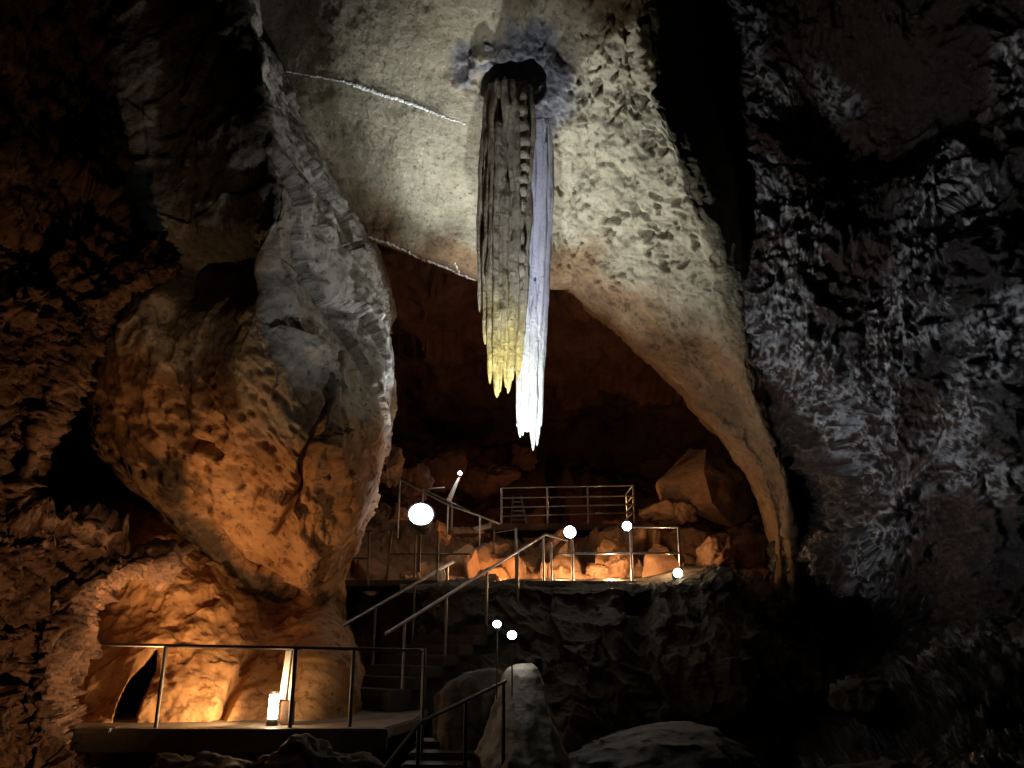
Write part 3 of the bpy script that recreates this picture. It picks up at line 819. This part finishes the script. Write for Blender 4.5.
boulder(868, 700, 11.0, (.5, .5, .3), 'low dark rock in the hollow beside the right end of the cliff', 531, 'cliff')
boulder(310, 775, 8.9, (.9, .5, .42), 'dark rock below the lower walkway, under the glowing tube lamp', 532, 'cliff')
boulder(190, 790, 8.9, (.9, .5, .4), 'dark rock below the lower walkway, under its left rail post', 533, 'cliff')

# ================================================================== stairs and walkways
def wz(py, d):
    return float(PT(512, py, d)[2])

def step_box(bm, a, b, back, rise):
    """a step from nosing a-b, running back and down to rise below"""
    a, b, k = Vector(a), Vector(b), Vector(back)
    dn = Vector((0, 0, -rise))
    vs = [a, b, b + k, a + k]; lo = [v + dn for v in vs]
    t = [bm.verts.new(v) for v in vs]; u = [bm.verts.new(v) for v in lo]
    bm.faces.new(t); bm.faces.new(u[::-1])
    for i in range(4): bm.faces.new((t[i], u[i], u[(i + 1) % 4], t[(i + 1) % 4]))
    bmesh.ops.recalc_face_normals(bm, faces=bm.faces)
    bmesh.ops.bevel(bm, geom=bm.edges[:], offset=.018, segments=2, affect='EDGES')

B0 = V(392, 702, 11.9); B1 = V(548, 590, 15.0)          # right hand foot and head of the flight
run = Vector((B1.x - B0.x, B1.y - B0.y, 0)); L = run.length; dr = run.normalized(); lf = Vector((-dr.y, dr.x, 0))
NS = 11
sc_ = empty('staircase', B0, 'dark wet concrete staircase climbing right between two handrails', 'stairs')
for i in range(NS):
    a = B0 + run * (i / NS) + Vector((0, 0, (B1.z - B0.z) * ((i + 1) / NS)))
    bm = bmesh.new(); step_box(bm, a, a + lf * 1.55, dr * (L / NS + .05), (B1.z - B0.z) / NS * 1.15 if i else .3)
    done(bm, 'step', M['concrete'], sc_)
# sloping carriage under the steps
bm = bmesh.new()
dz = B1.z - B0.z; pr = [B0 + Vector((0, 0, -.25)), B0 + Vector((0, 0, .02)), B1 + Vector((0, 0, -.08)), B1 + Vector((0, 0, -1.6)), B0 + Vector((0, 0, -.5))]
f0 = [bm.verts.new(p + lf * .06) for p in pr]; f1 = [bm.verts.new(p + lf * 1.49) for p in pr]
bm.faces.new(f0); bm.faces.new(f1[::-1])
for i in range(5): bm.faces.new((f0[i], f1[i], f1[(i + 1) % 5], f0[(i + 1) % 5]))
done(bm, 'carriage', M['concrete'], sc_)

# lower flight down from the deck towards the viewer
C0 = V(384, 800, 8.0); C1 = V(420, 738, 9.8)
run2 = Vector((C1.x - C0.x, C1.y - C0.y, 0)); L2 = run2.length; d2 = run2.normalized(); rt2 = Vector((d2.y, -d2.x, 0))
s3 = empty('staircase', C0, 'short lower flight of dark steps left of the flowstone at the bottom edge', 'stairs')
for i in range(5):
    a = C0 + run2 * (i / 5) + Vector((0, 0, (C1.z - C0.z) * (i + 1) / 5))
    bm = bmesh.new(); step_box(bm, a, a + rt2 * .75 - Vector((0, 0, 0)), d2 * (L2 / 5 + .05), .22); done(bm, 'step', M['concrete'], s3)

# lower walkway deck
zd = wz(728, 9.75)
def quad_slab(name, pts, z, th, mat, label, cat, parent=None):
    bm = bmesh.new()
    t = [bm.verts.new((p[0], p[1], z)) for p in pts]; u = [bm.verts.new((p[0], p[1], z - th)) for p in pts]
    bm.faces.new(t); bm.faces.new(u[::-1]); n = len(pts)
    for i in range(n): bm.faces.new((t[i], u[i], u[(i + 1) % n], t[(i + 1) % n]))
    bmesh.ops.recalc_face_normals(bm, faces=bm.faces)
    bmesh.ops.bevel(bm, geom=bm.edges[:], offset=.02, segments=2, affect='EDGES')
    o = done(bm, name, mat, parent)
    return props(o, label, cat) if label else o

def onz(px, py, z):
    """point of the level z seen at a pixel"""
    d = 1.0; o = EYE; r = PT(px, py, 1.0) - EYE
    t = (z - o[2]) / r[2]
    return o + r * t
FR = onz(250, 728, zd)[1]
wk = quad_slab('walkway_deck', [(-5.6, FR), (-1.55, FR), (-1.3, FR + 1.2), (-1.3, FR + 3.2), (-3.2, FR + 2.4), (-5.6, FR + 2.0)], zd, .14, M['deck'], 'worn concrete walkway at lower left with the glowing tube lamp on it', 'walkway')
kb = box('kerb', (-3.45, FR - .05, zd - .13), (3.9, .12, .26), M['concrete'], wk)
p0 = onz(72, 731, zd)
box('step', ((PT(88, 735, 9.5)[0]), FR - .02, zd - .02), (.42, .3, .06), M['concrete'], wk)

# upper walkway deck
zu = wz(524, 19.6)
YU = float(PT(512, 524, 19.6)[1])
x0u, x1u = float(PT(482, 524, 19.6)[0]), float(PT(640, 524, 19.6)[0])
uw = quad_slab('walkway_deck', [(x0u, YU - .1), (x1u, YU - .1), (x1u, YU + 1.5), (x0u, YU + 1.5)], zu, .16, M['wood'], 'brown upper walkway deck carrying the four bar railing at the back', 'walkway')
# right platform deck on the cliff
zp = wz(581, 14.9); YP = float(PT(512, 581, 14.9)[1])
pf = quad_slab('platform_deck', [(float(PT(500, 581, 14.9)[0]), YP - .02), (float(PT(690, 581, 14.9)[0]), YP - .02), (float(PT(690, 581, 14.9)[0]), YP + 1.3), (float(PT(500, 581, 14.9)[0]), YP + 1.6)], zp, .1, M['concrete'], 'dark platform deck at the cliff top, right of the stairs', 'platform')
# left landing
zl = wz(580, 15.2); YL = float(PT(512, 580, 15.2)[1])
ll = quad_slab('landing_deck', [(float(PT(330, 580, 15.2)[0]), YL), (float(PT(470, 580, 15.2)[0]), YL), (float(PT(480, 580, 15.2)[0]), YL + 1.6), (float(PT(330, 580, 15.2)[0]), YL + 1.6)], zl, .12, M['concrete'], 'dark landing under the large white lamp, left of the stairs', 'platform')

# ================================================================== railings
def railing(label, rails, posts, mat='steel', rr=.022, pr=.024, group='metal railings along the path'):
    """rails and posts are runs of (px,py,d)"""
    o = empty('railing', V(*posts[0][-1]), label, 'railing', group)
    for r in rails: tube('rail', [V(*p) for p in r], rr, M[mat], o)
    for p in posts:
        a, b = V(*p[0]), V(*p[-1])
        tube('post', [a, b], pr, M[mat], o)
    return o

def vpost(px, top, bot, d):
    """an upright whose foot is seen at (px,bot): its head stands straight above"""
    f = PT(px, bot, d); t = PT(px, top, d); Yd = f[1]
    h = float(PT(px, top, float(dY(top, Yd)))[2])
    return [tuple(f[:2]) + (h,), tuple(f)]

def railing3(label, rails, posts, mat='steel', rr=.022, pr=.024, group='metal railings along the path'):
    o = empty('railing', Vector(posts[0][1]), label, 'railing', group)
    for r in rails: tube('rail', [Vector(p) for p in r], rr, M[mat], o)
    for a, b in posts: tube('post', [Vector(a), Vector(b)], pr, M[mat], o)
    return o

# lower walkway railing
Yr = FR + .06
def onY(px, py, Y): return Vector(PT(px, py, float(dY(py, Y))))
ra = onY(104, 644.5, Yr); rb = onY(330, 648.5, Yr); rc = onY(424, 650.5, Yr + .3)
def up(p, z): return (p.x, p.y, z)
railing3('dark horizontal railing along the lower walkway, in front of the orange alcove',
         [[ra, rb, rc]], [(up(onY(166, 645.5, Yr), onY(166, 645.5, Yr).z), up(onY(166, 645.5, Yr), zd - .02)),
                          (up(onY(296, 648, Yr), onY(296, 648, Yr).z), up(onY(296, 648, Yr), zd - .02)),
                          (up(onY(354, 649, Yr + .08), onY(354, 649, Yr + .08).z), up(onY(354, 649, Yr + .08), zd - .02)),
                          (up(rc, rc.z), up(rc, zd - .6))], 'darksteel', .022, .026)
# stair handrails
HR = .96
def stair_pt(f, side_, h=0): return B0 + run * f + lf * side_ + Vector((0, 0, (B1.z - B0.z) * (f + .04) + h))
railing3('right handrail of the stairs, a bright bar rising from lower left to the platform',
         [[stair_pt(-.04, .04, HR), stair_pt(1.0, .04, HR), V(568, 540, 15.0)]],
         [(stair_pt(f, .04, HR), stair_pt(f, .04, 0)) for f in (.06, .3, .56, .78, .98)], 'steel', .028)
railing3('left handrail of the stairs, the shorter sloping bar under the large white lamp',
         [[stair_pt(-.02, 1.5, HR), stair_pt(.72, 1.5, HR)]], [(stair_pt(f, 1.5, HR), stair_pt(f, 1.5, 0)) for f in (.02, .22, .46, .68)], 'steel', .028)
# platform railing
def pp_(px, py): return onY(px, py, YP + .06)
tl, tr_ = pp_(573, 541), pp_(678, 527)
railing3('two bar railing of the right hand platform with lamps at its posts',
         [[pp_(632, 527), tr_], [pp_(560, 553.5), pp_(631, 553), pp_(680, 553)]],
         [(up(pp_(572, 536), pp_(572, 536).z), up(pp_(572, 536), zp)), (up(pp_(630, 525), pp_(630, 525).z), up(pp_(630, 525), zp)), (up(tr_, tr_.z), up(tr_, zp)),
          (up(pp_(551, 542), pp_(551, 542).z), up(pp_(551, 542), zp)), (up(pp_(516, 528), pp_(516, 528).z), up(pp_(516, 528), zp - .3))])
# upper railing
def pu(px, py): return onY(px, py, YU)
pa = pu(500, 488); pb = pu(633.5, 485.5)
bars = []
for yl, yr in ((488, 485.5), (498, 496), (507.5, 504.5), (516.5, 512.5)):
    bars.append([pu(502, yl), pu(633, yr)])
bk2 = Vector((0, 1.3, 0))
for yr in (485.5, 496, 504.5, 512.5): bars.append([pu(633, yr), pu(633, yr) + bk2])
posts = []
for px, ty in ((501.5, 488), (547, 487), (587.5, 486.5), (633, 485.5)):
    t = pu(px, ty); posts.append((t, up(t, zu)))
t = pb + bk2; posts.append((t, up(t, zu)))
railing3('four bar railing on the upper walkway at the back, in front of the dark arch', bars, posts, 'steel', .02, .026)
# sloping handrails beside the large lamp
q = lambda px, py, d: V(px, py, d)
def drop(p, h): return (p.x, p.y, p.z - h)
h1 = [q(400, 480, 18.2), q(448, 505, 17.8), q(480, 516, 17.5), q(500, 524, 17.6)]
railing3('sloping handrail descending to the right above the large white lamp', [h1], [(h1[1], drop(h1[1], .62)), (h1[2], drop(h1[2], .75)), (h1[0], drop(h1[0], 1.3))], 'steel')
h2 = [q(423, 489, 18.6), q(452, 503, 18.4), q(470, 511, 18.2)]
railing3('second thinner handrail just behind the sloping one above the large lamp', [h2, [q(423, 489, 18.6), q(444, 487.5, 19.2)]], [(h2[1], drop(h2[1], .6)), (h2[0], drop(h2[0], .7))], 'steel', .018)
# landing railing
la = [q(390, 554, 15.0), q(470, 554, 15.0)]
railing3('thin dark railing of the landing under the large white lamp', [la], [(q(391.5, 530, 15.0), q(387, 580, 15.1)), (q(438, 530, 15.0), q(437.5, 580, 15.1)), (q(416, 532, 15.3), q(414, 578, 15.3))], 'darksteel', .016, .02)
lb = [q(300, 531, 14.0), q(372, 531, 14.2)]
railing3('thin dark railing in front of the orange foot of the wedge', [lb, [q(302, 558, 14.0), q(368, 558, 14.2)]], [(q(339, 531, 14.1), q(337, 585, 14.15)), (q(369, 531, 14.2), q(368, 585, 14.2))], 'darksteel', .018, .02)
# front railing
fr = [q(356, 806, 7.2), q(419, 723, 8.2), q(506, 681, 9.0)]
railing3('front railing at the bottom, bending upward to the right beside the pale stalagmite', [fr],
         [(fr[1], drop(fr[1], 1.0)), (q(466, 700.5, 8.63), drop(q(466, 700.5, 8.63), 1.0)), (q(503.5, 682.5, 8.98), drop(q(503.5, 682.5, 8.98), 1.2))], 'darksteel', .02, .022)
railing3('tall thin post standing behind the bend of the front railing', [[q(425, 650, 9.4), q(421, 650, 9.9)]], [(q(425, 648, 9.4), drop(q(425, 648, 9.4), 1.6))], 'darksteel', .014, .018)
# bank posts below the ladder
railing3('short thin post with a bar on the bank, below the ladder', [[q(494, 533, 17.0), q(517, 529, 17.0)]], [(q(494, 530, 17.0), drop(q(494, 530, 17.0), .8))], 'darksteel', .012, .018)

# ladder behind the upper railing
ld = empty('ladder', V(515, 526, 20.2), 'small metal ladder leaning behind the left end of the upper railing', 'ladder')
A0, A1, A2, A3 = V(511, 527, 20.0), V(513, 496, 20.9), V(527, 527, 20.0), V(521, 496, 20.9)
tube('stile', [A0, A1], .024, M['steel'], ld); tube('stile', [A2, A3], .024, M['steel'], ld)
for i in range(7):
    f = .08 + i * .145; tube('rung', [A0.lerp(A1, f), A2.lerp(A3, f)], .018, M['steel'], ld, 8)

# ================================================================== lamps
def aim(o, v):
    o.rotation_euler = Vector(v).to_track_quat('-Z', 'Y').to_euler()

def light(name, loc, power, col, parent=None, kind='POINT', to=None, cone=120, blend=.6, radius=.05):
    L_ = bpy.data.lights.new(name, kind); L_.energy = power; L_.color = col; L_.shadow_soft_size = radius
    o = bpy.data.objects.new(name, L_); COL.objects.link(o); o.location = loc
    if kind == 'SPOT':
        L_.spot_size = math.radians(cone); L_.spot_blend = blend; aim(o, Vector(to) - Vector(loc))
    if parent is not None:
        o.parent = parent; o.matrix_parent_inverse = Matrix.Translation(-parent.location)
    return o

COOL = (.86, .93, 1.0); WARM = (1.0, .62, .30); AMB = (1.0, .50, .20)
def flood(px, py, d, r, face, label, glow='cool', group='path lamps', stake=None):
    """a round floodlight whose lens of radius r is centred on the pixel and looks along face"""
    c = V(px, py, d); f = Vector(face).normalized()
    o = empty('floodlight', c, label, 'lamp', group)
    bm = bmesh.new()
    lathe_bm(bm, [(r * .35, -r * 2.0), (r * .8, -r * 1.8), (r * 1.02, -r * .6), (r * 1.14, -r * .1), (r * 1.14, r * .02), (r * 1.02, r * .02), (r * .98, -r * .1)], c, f, 24)
    for k in range(3): lathe_bm(bm, [(r * .98, -r * (1.7 - .25 * k)), (r * 1.02, -r * (1.66 - .25 * k)), (r * 1.02, -r * (1.6 - .25 * k)), (r * .98, -r * (1.56 - .25 * k))], c, f, 24)
    done(bm, 'housing', M['house'], o)
    bm = bmesh.new(); lathe_bm(bm, [(r * .97, -r * .06), (r * .9, r * .12), (r * .6, r * .3), (r * .02, r * .38)], c, f, 24)
    done(bm, 'lens', M[glow], o)
    if stake:
        b = c - f * r * 1.2; tube('bracket', [b, b + Vector((0, 0, -stake))], r * .16, M['darksteel'], o, 8)
    return o, c + f * r * .6

TOCAM = Vector((0, -1, -.1))
def p3(px, py, d): return V(px, py, d)
o, c = flood(421, 514, 14.6, .22, (.12, -.8, .35), 'large white floodlight glaring above the left landing', stake=.9)
light('flood_light', c + Vector((.05, -.15, .1)), 2900, COOL, o, 'SPOT', p3(600, 0, 12.3), 84, 1.0, .1)
o, c = flood(570, 532, 14.9, .11, (.1, -1, .0), 'white lamp at the head of the stair handrail', stake=.3)
light('lamp_light', c + Vector((0, -.1, 0)), 3, COOL, o, 'POINT')
light('face_light', c + Vector((-.05, -.1, .08)), 1000, COOL, o, 'SPOT', p3(312, 150, 14), 40, .8, .05)
o, c = flood(627, 526, 14.9, .085, (.0, -1, .0), 'small white lamp on the middle post of the platform railing', stake=.3)
light('lamp_light', c + Vector((0, -.1, 0)), 3, COOL, o, 'POINT')
o, c = flood(678, 573, 14.35, .085, (.0, -.9, .2), 'warm lamp at the foot of the platform corner post', 'warm', stake=.12)
light('lamp_light', c + Vector((0, .9, .35)), 34, (1, .56, .26), o, 'POINT')
o, c = flood(497, 624, 8.9, .045, (.0, -.8, .5), 'upper of the twin white lamps above the stalagmite', stake=.75)
o, c = flood(512, 635, 8.7, .05, (.0, -.8, .5), 'lower of the twin white lamps above the stalagmite', stake=.6)
light('stalactite_spot', c + Vector((0, -.1, .1)), 2300, COOL, o, 'SPOT', p3(522, 330, 11.6), 42, .7, .05)
light('slab_light', c + Vector((.05, -.1, .1)), 190, (1, .92, .76), o, 'SPOT', p3(540, 160, 13.5), 85, .5, .05)
light('buttress_light', c + Vector((-.05, -.1, .1)), 200, COOL, o, 'SPOT', p3(316, 280, 12.2), 28, .7, .05)
light('wall_light', c + Vector((.08, -.1, .1)), 950, (.9, .94, 1.0), o, 'SPOT', p3(890, 330, 12.0), 80, 1.0, .05)
light('spill_light', c + Vector((.0, -.12, .05)), 1.5, (1, .95, .85), o, 'POINT')
light('back_spill', p3(516, 646, 9.25), 3, (1, .95, .85), None, 'POINT')
o, c = flood(460, 473, 19.6, .05, (.2, -1, .0), 'tiny white lamp on a tilted pale post near the back boulders')
pst = tube('post', [c + Vector((-.02, .15, -.05)), V(449, 500, 19.5)], [.03, .065], M['whitebox'], o)
light('lamp_light', c + Vector((0, -.1, 0)), 6, COOL, o, 'POINT')

# glowing tube lamp on the lower walkway
c = onY(273, 712, FR + .30)
tl_ = empty('tube_lamp', (c.x, c.y, zd), 'glowing upright tube lamp standing on the lower walkway', 'lamp', 'path lamps')
bm = bmesh.new(); lathe_bm(bm, [(.03, -.14), (.058, -.13), (.06, .0), (.058, .15), (.03, .165)], (c.x, c.y, zd + .21), (0, 0, 1), 20); done(bm, 'tube', M['warm'], tl_)
bm = bmesh.new(); lathe_bm(bm, [(.07, 0), (.07, .04), (.05, .08), (.04, .085)], (c.x, c.y, zd), (0, 0, 1), 20); done(bm, 'base', M['house'], tl_)
bm = bmesh.new(); lathe_bm(bm, [(.04, .36), (.052, .365), (.045, .39), (.01, .40)], (c.x, c.y, zd), (0, 0, 1), 20); done(bm, 'cap', M['house'], tl_)
light('tube_light', (c.x - .12, c.y + .02, zd + .22), 260, WARM, tl_, 'SPOT', (c.x - 2.6, c.y + .5, zd + 1.3), 110, .5, .06)
light('tube_spill', (c.x, c.y - .09, zd + .46), 16, WARM, tl_, 'POINT')

# stand with two white strips beside it
ns = empty('notice_stand', onY(288, 722, FR + .34), 'narrow stand with two white strips behind the lower railing, beside the tube lamp', 'stand')
def strip(name, a, b, w, mat, Y):
    A, B = onY(*a, Y), onY(*b, Y); bm = bmesh.new()
    ctr = (A + B) / 2; dv = (B - A); rot = dv.to_track_quat('Z', 'Y').to_matrix()
    box_bm(bm, ctr, .03, w, dv.length, rot, .006); return done(bm, name, mat, ns)
strip('board', (282.5, 699), (289, 650), .075, M['white'], FR + .36)
strip('board', (290.5, 700), (296, 650), .065, M['white'], FR + .37)
bx = onY(288, 711, FR + .38); box('base', (bx.x, bx.y, zd + .14), (.15, .12, .28), M['wood'], ns)

# small things
jb = empty('junction_box', V(440, 576, 15.0), 'small white box at the foot of the landing post below the large lamp', 'box')
box('case', V(440, 576, 15.0), (.11, .08, .2), M['whitebox'], jb, None, .02)
tube('cable', [V(442, 572, 14.95), V(444, 569, 14.93), V(445, 574, 14.92), V(443.5, 581, 14.9)], .014, M['whitebox'], jb, 8)
sl = hull('stone_slab', [(473, 528, 17.6), (491, 524, 17.8), (491, 527.5, 17.7), (476, 531, 17.5), (474, 527, 18.4), (491, 523.5, 18.5), (490, 527.5, 18.4), (475, 530, 18.4)], M['flow'], 440, 3, .02)
props(sl, 'flat pale stone slab at the lower end of the sloping handrail, right of the large white lamp', 'stone')

light('flood_spill', p3(440, 510, 16.2), 12, (1, .9, .78))
# bank and chamber lamps out of sight behind the lips of the rock
light('bank_light', p3(500, 572, 15.9), 35, AMB)
light('bank_light', p3(560, 572, 15.5), 40, (1, .58, .28))
light('bank_light', p3(612, 574, 15.3), 85, (1, .58, .28))
light('chamber_light', p3(430, 520, 19.6), 14, AMB)
light('chamber_light', p3(598, 500, 20.8), 45, AMB)
light('wedge_fill', p3(140, 692, 10.0), 230, (1, .55, .24), None, 'SPOT', p3(225, 470, 12), 120, .6)  # added warm light without a lamp, brightening wedge and alcove
light('left_wall_fill', p3(250, 900, 5.6), 420, (1, .58, .28), None, 'SPOT', p3(5, 520, 8.9), 74, .9)  # added warm fill below the frame, brightening the left wall

# ------------------------------------------------------------------ camera and look
cam = bpy.data.cameras.new('camera'); co = bpy.data.objects.new('camera', cam); COL.objects.link(co)
co.location = EYE; co.rotation_euler = (math.pi / 2 + PITCH, 0, 0)
cam.sensor_width = 36; cam.lens = 36 * F / 1024; cam.clip_end = 200
SC.camera = co
w = bpy.data.worlds.new('cave_dark'); SC.world = w; w.use_nodes = True
w.node_tree.nodes['Background'].inputs[0].default_value = (.5, .45, .4, 1)
w.node_tree.nodes['Background'].inputs[1].default_value = .0
vs = SC.view_settings
vs.view_transform = 'Standard'; vs.look = 'None'; vs.gamma = 1; vs.use_curve_mapping = False; vs.exposure = 0
